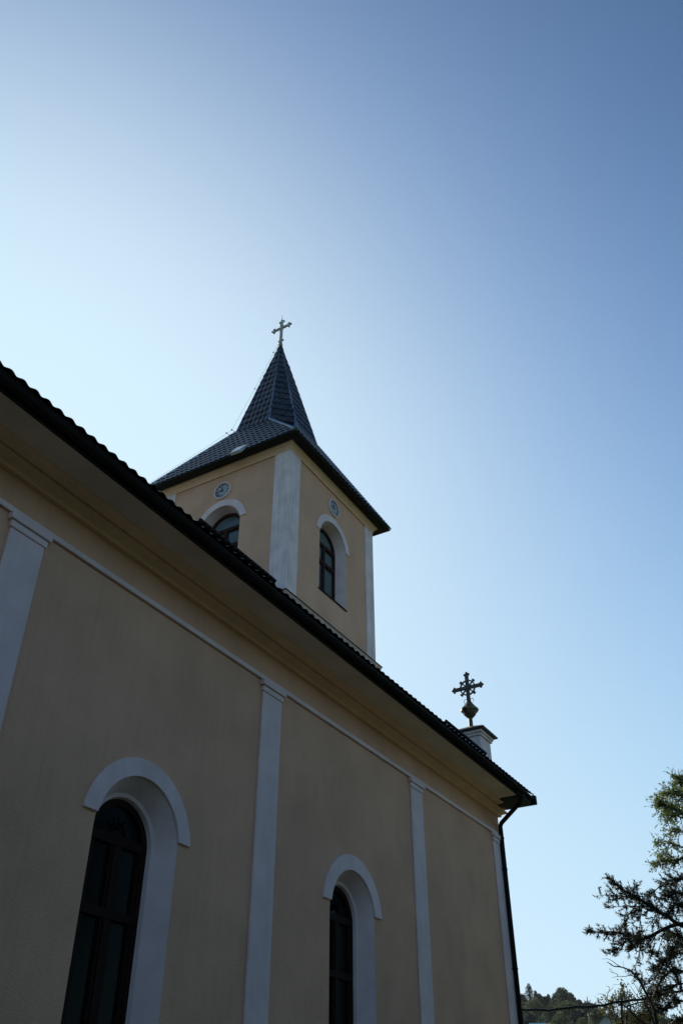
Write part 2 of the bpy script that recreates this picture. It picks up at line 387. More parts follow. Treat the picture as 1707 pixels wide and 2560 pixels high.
mb.tube([(19.55, 6.60, 6.74), (19.57, 6.62, 6.66), (19.62, 6.66, 6.60), (PX-.05, 7.36, 6.33), (PX, PY, 6.28), (PX, PY, 6.2), (PX, PY, -1.5)], [.062, .06, pr, pr, pr, pr, pr], 12)
dp = part(mb, 'downpipe', DARK)
for z in (6.0, 5.3, 3.25, 1.1):
    mb = MB()
    mb.lathe((PX, PY, z), [(pr+.002, -.018), (pr+.009, -.018), (pr+.009, .018), (pr+.002, .018)], 12); mb.box(PX-.09, PX-.0, PY+.04, PY+.06, z-.008, z+.008)
    part(mb, 'pipe_clamp', DARK, dp)
# pedestal with cross at the facade corner
mb = MB(); mb.box(19.60, 20.252, 7.497, 8.20, 5.0+1.9, 8.36); mb.box(19.56, 20.292, 7.457, 8.24, 8.362, 8.42); mb.box(19.53, 20.322, 7.427, 8.27, 8.423, 8.50)
ped = part(mb, 'pedestal', WHITE_OLD, bevel=.006)
mb = MB(); a, b, c, d = 19.46, 20.41, 7.34, 8.36; cx, cy = 19.93, 7.84
mb.add([(a,c,8.505),(b,c,8.505),(b,d,8.505),(a,d,8.505),(a,c,8.545),(b,c,8.545),(b,d,8.545),(a,d,8.545),(cx,cy,8.79)],
       [(3,2,1,0),(0,1,5,4),(1,2,6,5),(2,3,7,6),(3,0,4,7),(4,5,8),(5,6,8),(6,7,8),(7,4,8)])
part(mb, 'cap', BRICKRED, ped)
mb = MB()
def bud(mb, c, d, s, th):                               # three pointed knobs at an arm end; c end point, d outward in (y, z)
    y, z = c; dy, dz = d; py, pz = -dz, dy
    for (a, b) in ((.55, 0), (-.25, .95), (-.25, -.95)):
        mb.ball((cx, y+(dy*a+py*b)*s, z+(dz*a+pz*b)*s), s*.62, 8, th/(s*.62), 1, 1)
    mb.ball((cx, y, z), s*.9, 8, th/(s*.9), 1, 1)
CZ = 9.835; AW = .085
mb.box(cx-.03, cx+.03, cy-.385, cy+.385, CZ-AW/2, CZ+AW/2)
mb.box(cx-.033, cx+.033, cy-AW/2, cy+AW/2, 9.42, CZ+.38)
bud(mb, (cy-.385, CZ), (-1, 0), .058, .033); bud(mb, (cy+.385, CZ), (1, 0), .058, .033); bud(mb, (cy, CZ+.385), (0, 1), .058, .036)
vs = []; n = 32
for k in range(n):
    a = 2*math.pi*k/n
    for xx, rr in ((-.02, .185), (-.02, .215), (.02, .215), (.02, .185)): vs.append((cx+xx, cy+rr*math.cos(a), CZ+rr*math.sin(a)))
mb.add(vs, [(4*k+j, 4*k+(j+1) % 4, 4*((k+1) % n)+(j+1) % 4, 4*((k+1) % n)+j) for k in range(n) for j in range(4)])
for k in range(4):
    a = R(45+90*k); e = lambda r: (cx, cy+r*math.cos(a), CZ+r*math.sin(a))
    mb.bar(e(.03), e(.25), .036, .03, (1,0,0)); mb.bar(e(.225), e(.275), .075, .036, (1,0,0))
cr = part(mb, 'cross', CROSSM)
mb = MB(); mb.lathe((cx, cy, 0), [(.055, 8.70), (.052, 8.99), (.07, 9.0), (.15, 9.08), (.195, 9.165), (.20, 9.18), (.228, 9.185), (.232, 9.235), (.205, 9.25), (.12, 9.36), (.07, 9.43), (.045, 9.50), (0, 9.52)], 10, smooth=False)
part(mb, 'orb', ORBM, cr)
for s in (-1, 1):
    mb = MB(); mb.tube([(cx, cy+s*(.09+.045*math.cos(R(k))), 9.47+.05*math.sin(R(k))) for k in range(-60, 220, 20)], .007, 6)
    part(mb, 'scroll', DARK, cr)

# ---- tower
mb = MB(); WT = (18.33, 14.46, .738); WL = (13.32, 14.475, .705)
ZS2 = 12.62
wall_arches(mb, side_s(TY0), TX0, TX1, 5.0, TZ, [(*WT, ZS2)])
wall_arches(mb, side_w(TX0), TY0, TY1, 5.0, TZ, [(*WL, ZS2)])
mb.add([(TX1, TY0, -1.6), (TX1, TY1, -1.6), (TX1, TY1, TZ), (TX1, TY0, TZ)], [(0,1,2,3)])
mb.add([(TX0, TY1, 5), (TX1, TY1, 5), (TX1, TY1, TZ), (TX0, TY1, TZ)], [(3,2,1,0)])
mb.add([(XE, TY0, -1.6), (TX1, TY0, -1.6), (TX1, TY0, 5), (XE, TY0, 5)], [(0,1,2,3)])
tower = part(mb, 'tower', PLASTER)
def corner_pil(x0, x1, y0, y1): 
    m = MB(); m.box(x0, x1, y0, y1, 11.2, 16.355); return part(m, 'pilaster', WHITE_OLD, tower, bevel=.008)
q = .035
corner_pil(TX0-q, TX0+.52, TY0-q, TY0+.49); corner_pil(TX0-q, TX0+.3, TY1-.50, TY1+q)
corner_pil(TX1-.47, TX1+q, TY0-q, TY0+.4)
def ring(mb, prof, x0=TX0, x1=TX1, y0=TY0, y1=TY1):
    rows = [[(x0-o, y0-o, z), (x1+o, y0-o, z), (x1+o, y1+o, z), (x0-o, y1+o, z)] for o, z in prof]
    for a, b in zip(rows, rows[1:]):
        for k in range(4): mb.add([a[k], a[(k+1) % 4], b[(k+1) % 4], b[k]], [(0,1,2,3)])
mb = MB(); ring(mb, [(0, 16.345), (.05, 16.345), (.05, 16.40), (.07, 16.42), (.09, 16.45), (.09, 16.47), (.12, 16.49), (.15, 16.52), (.16, 16.57)])
part(mb, 'tower_cornice', CREAM, tower)
mb = MB(); ring(mb, [(.0, 10.2), (.075, 10.2), (.075, 11.40), (.10, 11.43), (.14, 11.47), (.15, 11.52), (.16, 11.53), (.16, 11.565), (.0, 11.60)])
part(mb, 'tower_ledge', mat('ledge_plaster', (.66, .49, .40), .9, .2, var=.1, scale=3, bump=.3, streak=.2), tower)
mb = MB(); ring(mb, [(.155, 11.567), (.185, 11.569), (.185, 11.585), (.0, 11.64)]); part(mb, 'ledge_flashing', DARK, tower)
def tower_window(P, uc, zc, ro, lite):
    zs = ZS2; rf = .625; df = .30
    fr = MB(); O = outline(uc, zc, .66, zs+.08); I = outline(uc, zc, rf-.075, zs+.2); n = len(O)
    fr.add([P(u, z, df) for u, z in O]+[P(u, z, df) for u, z in I]+[P(u, z, df+.07) for u, z in I], [(i, i+1, n+i+1, n+i) for i in range(n-1)]+[(n+i, n+i+1, 2*n+i+1, 2*n+i) for i in range(n-1)])
    wi = rf-.077
    for z0, z1 in ((zc-.01, zc+.11), (zc-.60, zc-.48), (zs+.1, zs+.2)): slab(fr, P, [(uc-wi, z0), (uc+wi, z0), (uc+wi, z1), (uc-wi, z1)], df-.012, df+.06)
    slab(fr, P, [(uc-.06, zs+.2), (uc+.06, zs+.2), (uc+.06, zc-.012), (uc-.06, zc-.012)], df-.006, df+.06)
    win = part(fr, 'window', WOOD)
    g = MB(); g.add([P(u, z, df+.05) for u, z in outline(uc, zc, rf-.06, zs+.15)], [tuple(range(n))]); part(g, 'glass', GLASST, win)
    r = MB(); sweep(r, P, uc, zc, [(ro, 0, zs), (.645, .29, zs+.1), (.64, .31, zs+.1)], zs); part(r, 'reveal', CREAM if lite else WHITE, win)
    s = MB(); slab(s, P, [(uc-ro-.03, zs-.03), (uc+ro+.03, zs-.03), (uc+ro+.03, zs), (uc-ro-.03, zs)], -.04, .3); part(s, 'sill', DARK, win)
    part(arch_moulding(P, uc, zc, ro, ro+.215, zc+.12, .03), 'arch_moulding', WHITE, win, bevel=.006)
tower_window(side_s(TY0), *WT, False); tower_window(side_w(TX0), *WL, False)
ROM = ['XII', 'I', 'II', 'III', 'IV', 'V', 'VI', 'VII', 'VIII', 'IX', 'X', 'XI']
def clock(P, uc, zc, flip):
    m = MB(); n = 36; c = lambda r, d: [P(uc+r*math.cos(2*math.pi*k/n), zc+r*math.sin(2*math.pi*k/n), d) for k in range(n)]
    rings = [c(.295, 0), c(.295, -.05), c(.255, -.055), c(.25, -.03)]
    for a, b in zip(rings, rings[1:]): m.add(a+b, [(k, (k+1) % n, n+(k+1) % n, n+k) for k in range(n)])
    ck = part(m, 'clock', WHITE)
    m = MB(); m.add(c(.2515, -.032), [tuple(range(n))]); dl = part(m, 'dial', DIAL, ck)
    m = MB(); a, b = c(.251, -.035), c(.226, -.035); m.add(a+b, [(k, (k+1) % n, n+(k+1) % n, n+k) for k in range(n)])
    def stroke(u0, z0, u1, z1, wd, d=-.037):
        L = math.hypot(u1-u0, z1-z0); px, pz = -(z1-z0)/L*wd/2, (u1-u0)/L*wd/2
        m.add([P(uc+s*u, zc+z, d) for u, z in ((u0+px, z0+pz), (u1+px, z1+pz), (u1-px, z1-pz), (u0-px, z0-pz))], [(0,1,2,3)])
    s = -1 if flip else 1                                # u to the viewer's right
    for k, t in enumerate(ROM):
        a = math.pi/2-2*math.pi*k/12; ra, rb = .155, .215
        ws = {'I': .014, 'V': .03, 'X': .03}; tot = sum(ws[q_] for q_ in t); off = -tot/2
        for ch in t:
            o = off+ws[ch]/2; off += ws[ch]
            def pt(r, oo): return (r*math.cos(a)+oo*math.sin(a), r*math.sin(a)-oo*math.cos(a))
            if ch == 'I': stroke(*pt(ra, o), *pt(rb, o), .012)
            if ch == 'V': stroke(*pt(rb, o-.011), *pt(ra, o), .008); stroke(*pt(rb, o+.011), *pt(ra, o), .008)
            if ch == 'X': stroke(*pt(rb, o-.011), *pt(ra, o+.011), .008); stroke(*pt(rb, o+.011), *pt(ra, o-.011), .008)
    part(m, 'numerals', INK, ck)
    for ang, L, wd, d in ((90-352.5+0, .135, .032, -.044), (180, .2, .024, -.05)):   # a quarter to twelve
        m = MB(); a = R(ang if L > .15 else 90+7.5); stroke(-.05*math.cos(a), -.05*math.sin(a), L*math.cos(a), L*math.sin(a), wd, d)
        if L > .15: 
            h_ = c(.03, -.052); m.add(h_, [tuple(range(n))])
        part(m, 'hand', INK, ck)
clock(side_s(TY0), 18.335, 15.80, False)
clock(side_w(TX0), 13.33, 15.765, True)

# ---- spire: square flared skirt, octagonal point
SX, SY = 18.34, 13.32
EO = .46; ZE = 16.60; hx = (TX1-TX0)/2+EO; hy = (TY1-TY0)/2+EO
ZK, KA, KB, ZA = 19.22, 1.27, .65, 24.1
mb = MB()
def facet(mb, poly):           # convex facet, first two points are its lower (level) edge or point
    pts = [Vector(p) for p in poly]; n = (pts[1]-pts[0]).cross(pts[-1]-pts[0]).normalized()
    cen = sum(pts, Vector())/len(pts)
    if n.dot(cen-Vector((SX, SY, cen.z))) < 0: n = -n
    u = Vector((0,0,1)).cross(n).normalized(); v = n.cross(u)
    if v.z < 0: v = -v
    us = [(p-cen).dot(u) for p in pts]; vs = [(p-cen).dot(v) for p in pts]
    o = cen+u*min(us)+v*min(vs); cuts = []
    for a, b in zip(pts, pts[1:]+pts[:1]):
        e = (b-a).normalized(); m = e.cross(n)
        if m.dot(cen-a) > 0: m = -m
        if abs(e.z) < 1e-3 and m.dot(v) < 0: continue   # eave edge keeps its wave
        cuts.append((a+m*.01, m))
    per = round((max(us)-min(us))/2/.183)*.183
    tiled(mb, o, u, v, n, max(us)-min(us), max(vs)-min(vs), per=8, cuts=cuts, u0=-(max(us)-min(us))/2)
oct_ = [(-KA, -KB), (-KB, -KA), (KB, -KA), (KA, -KB), (KA, KB), (KB, KA), (-KB, KA), (-KA, KB)]
K = [Vector((SX+a, SY+b, ZK)) for a, b in oct_]; AP = Vector((SX, SY, ZA+.15))
def near_top(p): return p.lerp(AP, .985)
for i in range(8): facet(mb, [K[i], K[(i+1) % 8], near_top(K[(i+1) % 8]), near_top(K[i])])
E4 = [Vector((SX-hx, SY-hy, ZE)), Vector((SX+hx, SY-hy, ZE)), Vector((SX+hx, SY+hy, ZE)), Vector((SX-hx, SY+hy, ZE))]
facet(mb, [E4[0], E4[1], K[2], K[1]]); facet(mb, [E4[1], E4[2], K[4], K[3]]); facet(mb, [E4[2], E4[3], K[6], K[5]]); facet(mb, [E4[3], E4[0], K[0], K[7]])
facet(mb, [E4[0], K[1], K[0]]); facet(mb, [E4[1], K[3], K[2]]); facet(mb, [E4[2], K[5], K[4]]); facet(mb, [E4[3], K[7], K[6]])
spire = part(mb, 'spire', TILE)
mb = MB()
for i in range(8): mb.tube([K[i], K[i].lerp(AP, .5), near_top(K[i])], [.045, .04, .02], 6, smooth=False)
for e, ks in ((0, (0, 1)), (1, (2, 3)), (2, (4, 5)), (3, (6, 7))):
    for k in ks: capline(mb, E4[e], K[k], .06, .11)
part(mb, 'ridge_cap', RIDGE, spire)
mb = MB(); mb.lathe((SX, SY, 0), [(.17, ZA-.45), (.12, ZA-.3), (.045, ZA), (.04, ZA+.06)], 12); part(mb, 'tip_flashing', RIDGE, spire)
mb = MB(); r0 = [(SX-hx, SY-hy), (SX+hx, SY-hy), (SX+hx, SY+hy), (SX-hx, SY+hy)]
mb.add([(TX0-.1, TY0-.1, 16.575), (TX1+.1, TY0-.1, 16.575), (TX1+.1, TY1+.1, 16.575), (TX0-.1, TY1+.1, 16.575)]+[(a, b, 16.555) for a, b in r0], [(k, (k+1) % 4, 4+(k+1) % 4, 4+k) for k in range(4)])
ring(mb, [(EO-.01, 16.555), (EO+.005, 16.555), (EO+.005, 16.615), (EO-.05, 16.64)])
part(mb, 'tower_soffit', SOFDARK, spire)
# small roof window on the skirt
def skirt(px, py, lift):       # the point of the west skirt plane seen at this place
    a = E4[3]; n = (E4[0]-E4[3]).cross(K[0]-E4[3]).normalized(); n = n if n.x < 0 else -n
    d = ray(px, py); return d*((a+n*lift).dot(n)/d.dot(n)), n
c4 = [skirt(px, py, .10) for px, py in ((574.3, 1132.9), (598.5, 1124), (617.7, 1110), (590.9, 1118.9))]
mb = MB(); n_ = c4[0][1]; top = [c[0] for c in c4]; bot = [p-n_*.09 for p in top]
mb.add(top+bot, [(0,1,2,3), (7,6,5,4)]+[(k, (k+1) % 4, 4+(k+1) % 4, 4+k) for k in range(4)])
part(mb, 'roof_hatch', mat('pale_hatch_sheet', (.50, .53, .56), .3, .6, var=.08), spire)
# lightning wire
mb = MB(); off = Vector((-.085, .065, .04))
wp = [Vector((SX-.06, SY+.08, ZA+.0)), near_top(K[7])+off*.7, K[7].lerp(AP, .55)+off*.9, K[7]+off*1.5, K[7].lerp(E4[3], .33)+off*.9+Vector((0,0,.03)), K[7].lerp(E4[3], .97)+off*.8]
mb.tube(wp, .0035, 5)
for t in (.45, .88): p = K[7].lerp(AP, t); mb.tube([p, p+off*1.0], .008, 5); mb.ball(p+off, .022, 6)
for t in (.0, .06): p = K[7].lerp(E4[3], t); mb.tube([p, p+off*1.5], .008, 5); mb.ball(p+off*1.6, .027, 6)
part(mb, 'lightning_wire', DARK, spire)
# budded cross
mb = MB(); X = SX; cz = 25.12
def bar2(y0, z0, y1, z1, gap=.03, w_=.022):             # two rails with rungs
    a = Vector((X, y0, z0)); b = Vector((X, y1, z1)); d = (b-a).normalized(); p = Vector((1,0,0)).cross(d)
    for s in (-1, 1): mb.bar(a+p*gap*s, b+p*gap*s, w_, .05, (1,0,0))
    L = (b-a).length; k = int(L/.075)
    for i in range(k+1): c = a.lerp(b, i/k); mb.bar(c-p*gap, c+p*gap, .012, .04, (1,0,0))
bar2(SY, 24.27, SY, 25.48, .036, .032); bar2(SY-.36, cz, SY+.36, cz, .036, .032)
def trefoil(y, z, dy, dz, s=.074):
    py, pz = -dz, dy
    for a, b in ((.9, 0), (-.15, 1.15), (-.15, -1.15)): mb.ball((X, y+(dy*a+py*b)*s, z+(dz*a+pz*b)*s), s*.78, 10, .6, 1, 1)
    mb.ball((X, y, z), s*.7, 8, .6, 1, 1)
trefoil(SY-.34, cz, -1, 0); trefoil(SY+.34, cz, 1, 0); trefoil(SY, 25.46, 0, 1); 
for s in (-1, 1): mb.ball((X, SY+s*.095, 24.42), .048, 8, .6, 1, 1)
mb.ball((X, SY, cz), .062, 10, .7, 1, 1)
for k in range(4): a = R(45+90*k); mb.bar((X, SY+.04*math.cos(a), cz+.04*math.sin(a)), (X, SY+.15*math.cos(a), cz+.15*math.sin(a)), .012, .012, (1,0,0))
mb.tube([(X, SY, 25.5), (X, SY, 25.66), (X, SY+.0, 25.85)], [.018, .012, .003], 6)
cr = part(mb, 'cross', SILVER)
mb = MB(); mb.ball((SX, SY, 24.19), .085, 14); mb.lathe((SX, SY, 24.27), [(.05, -.01), (.03, .03), (.035, .05), (0, .06)], 10); part(mb, 'orb', COPPER, cr)

# ------------------------------------------------------------------ overhead cable
A = Vector((20.32, 7.62, 2.487)); B = at(1707, 2475, 23.0); Cc = at(2100, 2400, 26.0)
pts = []
for k in range(41):
    t = k/40*1.0; p = A.lerp(B, t*1.6) if t*1.6 <= 1 else B.lerp(Cc, (t*1.6-1)/.6)
    p = p+Vector((0, 0, .012*math.sin(t*37)+.008*math.sin(t*91)-.09*math.sin(math.pi*min(1, t*1.6)))); pts.append(p)
mb = MB(); mb.tube(pts, .024, 7)
for i in range(0, 40, 2): mb.ball(pts[i], .029, 6, 1.3, 1.3, 1)
tag(mb.build('overhead_cable', CABLE), 'thick black cable running from the church corner across the pine to the right', 'cable')
mb = MB(); pe = pts[-1]; mb.tube([(pe.x, pe.y, -1.6), (pe.x, pe.y, pe.z+.8)], [.14, .10], 10)
pole = mb.build('utility_pole', DEAD); tag(pole, 'wooden pole holding the far end of the thick black cable', 'pole')

# ------------------------------------------------------------------ trees
rnd = random.Random(11)
def rdir(r=rnd):
    while True:
        v = Vector((r.uniform(-1, 1), r.uniform(-1, 1), r.uniform(-1, 1)))
        if .05 < v.length < 1: return v.normalized()
def tuft(mb, p, d, L, n, wd, r=rnd):          # a spray of needles
    for k in range(n):
        q_ = (d*r.uniform(.2, .9)+rdir(r)*.8).normalized(); s = q_.cross(rdir(r)).normalized()*wd
        b = p+d*L*r.uniform(-.5, .6); mb.add([b-s, b+s, b+q_*L*r.uniform(.7, 1.15)], [(0,1,2)])
def leafquad(mb, p, d, L, wd, r=rnd):
    s = d.cross(rdir(r)).normalized()*wd; mb.add([p, p+d*L*.45+s, p+d*L, p+d*L*.45-s], [(0,1,2,3)])
def bez(pts, n=10):
    out = []
    for i in range(len(pts)-1):
        p0 = pts[max(i-1, 0)]; p1 = pts[i]; p2 = pts[i+1]; p3 = pts[min(i+2, len(pts)-1)]
        for k in range(n):
            t = k/n; out.append(.5*((2*p1)+(p2-p0)*t+(2*p0-5*p1+4*p2-p3)*t*t+(3*p1-p0-3*p2+p3)*t**3))
    out.append(pts[-1]); return out
# pine: limbs at their own distances round a trunk standing right of the view
PD = 23.0
def limb(L): return [at(x if x != 1765 else 1868-.2*(2560-y), y, PD+dd) for x, y, dd in L]
tp = at(1880, 2560, PD); troot = (tp.x, tp.y, 0)
pine = empty('pine_tree', troot)
tag(pine, 'dark pine with long open branches reaching left over the cable', 'tree')
tr = MB(); fol = MB()
topz = at(1765, 2190, PD).z
tr.tube([Vector((tp.x, tp.y, -1.6+topz*0)) if k == 0 else Vector((tp.x+.12*math.sin(k), tp.y+.1*math.cos(k*1.3), -1.6+(topz+1.6)*k/8)) for k in range(9)], [.24-.022*k for k in range(9)], 9)
LIMBS = [
 ([(1765,2345,0),(1712,2318,-.2),(1665,2290,-.4),(1625,2266,-.5),(1600,2250,-.6),(1575,2236,-.6),(1545,2215,-.7),(1518,2194,-.8)], .052, 1.0),
 ([(1600,2250,-.6),(1570,2243,-.4),(1535,2238,-.3),(1500,2238,-.2)], .02, 1.0),
 ([(1590,2243,-.6),(1580,2225,-.8),(1592,2217,-.9)], .014, .9),
 ([(1625,2266,-.5),(1590,2266,-.9),(1555,2266,-1.1),(1522,2268,-1.2)], .016, .55),
 ([(1605,2262,-.5),(1600,2290,-.7),(1597,2325,-.8),(1590,2340,-.8)], .016, .9),
 ([(1590,2262,-.8),(1572,2285,-1.0),(1562,2312,-1.1)], .012, 1.0),
 ([(1640,2275,-.4),(1632,2300,-.3),(1615,2320,-.3)], .012, .45),
 ([(1765,2300,0),(1700,2310,.4),(1660,2322,.3),(1622,2342,.1),(1597,2348,0),(1570,2340,0),(1545,2332,0),(1520,2330,.1),(1490,2330,.1),(1472,2326,.2)], .05, 1.0),
 ([(1600,2347,0),(1570,2352,-.2),(1545,2368,-.3),(1518,2386,-.4)], .018, 1.1),
 ([(1610,2345,0),(1588,2362,.2),(1565,2382,.3)], .014, .8),
 ([(1600,2348,0),(1597,2385,.1),(1588,2415,.1),(1592,2445,.1)], .016, .8),
 ([(1640,2335,.1),(1625,2365,.3),(1632,2388,.4)], .014, .7),
 ([(1660,2325,.2),(1650,2360,.4),(1643,2385,.5)], .014, .6),
 ([(1765,2230,0),(1725,2200,.2),(1690,2198,.3),(1660,2208,.4),(1622,2238,.5)], .035, 1.0),
 ([(1690,2198,.3),(1668,2228,.2),(1650,2262,.2)], .015, .9),
 ([(1765,2260,0),(1720,2235,-.5),(1690,2232,-.7),(1662,2240,-.8)], .03, 1.1),
 ([(1765,2300,0),(1725,2270,-.6),(1690,2262,-.9),(1668,2290,-1.0)], .03, 1.2),
 ([(1765,2370,0),(1725,2350,.6),(1690,2335,.9),(1668,2340,1.0)], .03, 1.2),
 ([(1765,2400,0),(1725,2370,-.5),(1695,2360,-.8),(1676,2376,-.9)], .03, 1.1),
 ([(1765,2430,0),(1720,2388,.3),(1690,2385,.4),(1660,2402,.5),(1634,2425,.6)], .03, 1.2),
 ([(1660,2402,.5),(1640,2440,.5),(1622,2452,.6),(1602,2450,.6)], .02, .9),
 ([(1765,2460,0),(1715,2430,-.6),(1680,2425,-.8),(1650,2450,-.9),(1640,2490,-.9)], .03, 1.1),
 ([(1765,2480,0),(1720,2460,.4),(1680,2465,.5),(1650,2485,.5),(1625,2480,.4)], .03, 1.0),
 ([(1765,2520,0),(1720,2505,-.5),(1685,2500,-.7),(1660,2520,-.8),(1640,2515,-.8)], .03, .9),
 ([(1765,2555,0),(1725,2545,.4),(1695,2550,.5),(1672,2570,.5)], .03, .8)]
for Lp, rad, dens in LIMBS:
    P_ = bez(limb(Lp), 8); n = len(P_)
    tr.tube(P_, [max(.006, rad*(1-.8*i/n)) for i in range(n)], 6)
    tot = sum((P_[i+1]-P_[i]).length for i in range(n-1)); cnt = int(tot*27*dens)
    for k in range(cnt):
        t = rnd.uniform(.28 if rad > .025 else .08, 1.0)*(n-1.001); i = int(t); p = P_[i].lerp(P_[i+1], t-i); dd = (P_[i+1]-P_[i]).normalized()
        td = (dd*.8+rdir()*.9+Vector((0,0,-.1))).normalized(); L = rnd.uniform(.1, .40)*(1.0-.55*max(0, t/n-.4)/.6)
        m_ = p+td*L*.5+Vector((0,0,-.02)); e = p+td*L+Vector((0,0,.03))
        tr.tube([p, m_, e], [.006, .004, .003], 3, cap=False)
        for s in range(max(2, int(L/.055))):
            f = (s+.7)/max(2, int(L/.055)); b = p.lerp(m_, f*2) if f < .5 else m_.lerp(e, f*2-1)
            tuft(fol, b, (td+rdir()*.5+Vector((0,0,.45))).normalized(), .08, 9, .010)
tr.build('trunk', BARK, pine, troot); fol.build('crown', NEEDLE, pine, troot)

# broadleaved tree whose sprays hang in from the upper right
BD = 27.0; bp = at(1990, 2560, BD); broot = (bp.x, bp.y, 0)
bt = empty('broadleaf_tree', broot); tag(bt, 'light green tree with sunlit leafy sprays above the dark pine at the right edge', 'tree')
tr = MB(); fol = MB(); ztop = at(1850, 1900, BD).z
tr.tube([Vector((bp.x+.1*math.sin(k*2), bp.y, -1.6+(ztop+1.6)*k/7)) for k in range(8)], [.3-.03*k for k in range(8)], 9)
LB = [([(1850,2120,0),(1770,2080,-.3),(1710,2035,-.5),(1670,2020,-.6),(1645,2005,-.7)], .06, 1.2),
 ([(1770,2080,-.3),(1715,2000,-.2),(1685,1985,-.1),(1660,1985,0)], .035, 1.3),
 ([(1800,2050,-.2),(1740,1970,.3),(1705,1955,.4),(1690,1950,.5)], .03, 1.2),
 ([(1710,2035,-.5),(1690,2040,-.8),(1668,2048,-.9)], .02, 1.2), ([(1715,2025,-.4),(1685,2015,.2),(1658,2035,.3)], .02, 1.2),
 ([(1850,2190,0),(1760,2150,.2),(1707,2145,.3),(1685,2158,.3),(1672,2150,.3),(1650,2150,.4),(1633,2162,.4)], .045, .75),
 ([(1760,2150,.2),(1710,2120,.1),(1685,2112,0),(1665,2105,-.1),(1640,2108,-.2)], .025, .75),
 ([(1730,2110,.1),(1705,2080,.2),(1685,2072,.3),(1676,2080,.3)], .02, .9),
 ([(1685,2112,0),(1668,2125,0),(1655,2140,.1)], .012, .7),
 ([(1707,2145,.3),(1722,2165,.3),(1735,2200,.3)], .012, .0),
 ([(1790,2010,0),(1745,1960,.2),(1712,1962,.5)], .03, 1.2)]
for Lp, rad, dens in LB:
    P_ = bez([at(x if x != 1850 else 1978-.2*(2560-y), y, BD+dd) for x, y, dd in Lp], 8); n = len(P_); tr.tube(P_, [max(.007, rad*(1-.8*i/n)) for i in range(n)], 6)
    tot = sum((P_[i+1]-P_[i]).length for i in range(n-1))
    for k in range(int(tot*50*dens)):
        t = rnd.uniform(.3, 1.0)*(n-1.001); i = int(t); p = P_[i].lerp(P_[i+1], t-i)
        td = ((P_[i+1]-P_[i]).normalized()*.5+rdir()).normalized(); L = rnd.uniform(.1, .42); e = p+td*L
        tr.tube([p, e], [.005, .003], 3, cap=False)
        for s in range(7):
            b = p.lerp(e, (s+1)/7); leafquad(fol, b, (td*.5+rdir()*.9+Vector((0,0,-.25))).normalized(), rnd.uniform(.07, .13), .017)
tr.build('trunk', BARK, bt, broot); fol.build('crown', LEAFA, bt, broot)

# dead tree, bare twigs
DDd = 20.0; dpt = at(1665, 2620, DDd); droot = (dpt.x, dpt.y, 0)
dt = empty('dead_tree', droot); tag(dt, 'bare dead tree with leafless twigs below the lowest pine branch', 'tree')
mb = MB()
def tw(L, r0, d0=0, d1=0):
    P_ = bez([at(x, y, DDd+d0+(d1-d0)*i/len(L)) for i, (x, y) in enumerate(L)], 5); n = len(P_); mb.tube(P_, [max(.003, r0*(1-.75*i/n)) for i in range(n)], 6)
base = [(1665,2700),(1655,2620),(1640,2570),(1626,2540),(1612,2508),(1603,2490)]
mb.tube([Vector((dpt.x, dpt.y, -1.6)), at(1662, 2640, DDd), at(1650, 2590, DDd)], [.10, .07, .05], 8)
tw([(1655,2605),(1640,2570),(1622,2530),(1608,2500),(1600,2488)], .032)
tw([(1648,2590),(1632,2520),(1612,2480),(1597,2452),(1586,2438),(1575,2427),(1562,2421),(1548,2417),(1532,2415),(1518,2405)], .028, 0, -.6)
tw([(1562,2421),(1545,2414),(1530,2403),(1518,2397),(1504,2398)], .009, -.3, -.5)
tw([(1586,2442),(1573,2438),(1562,2441),(1545,2441),(1529,2444)], .010, -.2, -.6)
tw([(1543,2441),(1541,2435),(1526,2430),(1522,2421)], .007, -.5, -.6); tw([(1532,2432),(1524,2420)], .004, -.5, -.6)
tw([(1562,2421),(1562,2431),(1571,2437)], .006, -.3, -.3); tw([(1562,2421),(1557,2412),(1556,2403)], .004, -.3, -.3)
tw([(1532,2415),(1525,2409),(1514,2405)], .005, -.4, -.5)
tw([(1660,2640),(1620,2570),(1585,2540),(1565,2518),(1540,2508),(1517,2500)], .03, 0, .4)
tw([(1517,2500),(1517,2490),(1520,2480),(1523,2470),(1518,2466),(1513,2465)], .009, .4, .5); tw([(1517,2497),(1510,2488),(1502,2485),(1491,2485)], .009, .4, .5)
tw([(1520,2480),(1529,2472),(1532,2466)], .005, .4, .5); tw([(1518,2481),(1511,2480)], .003, .4, .5)
tw([(1565,2516),(1590,2508),(1605,2506),(1620,2512)], .016, .3, .3)
for q_ in ([(1600,2500),(1588,2485),(1578,2470),(1567,2455)], [(1610,2505),(1600,2480),(1598,2468),(1605,2460)], [(1575,2518),(1572,2490),(1570,2480)], [(1596,2480),(1585,2462),(1576,2452)], [(1600,2478),(1590,2462)], [(1620,2440),(1615,2430),(1610,2420)], [(1560,2505),(1568,2478),(1560,2465),(1545,2462),(1532,2461)], [(1640,2550),(1625,2520),(1618,2490),(1612,2460)], [(1560,2512),(1548,2520),(1535,2516),(1530,2512)]): tw(q_, .007, .1, .3)
mb.build('trunk', DEAD, dt, droot)
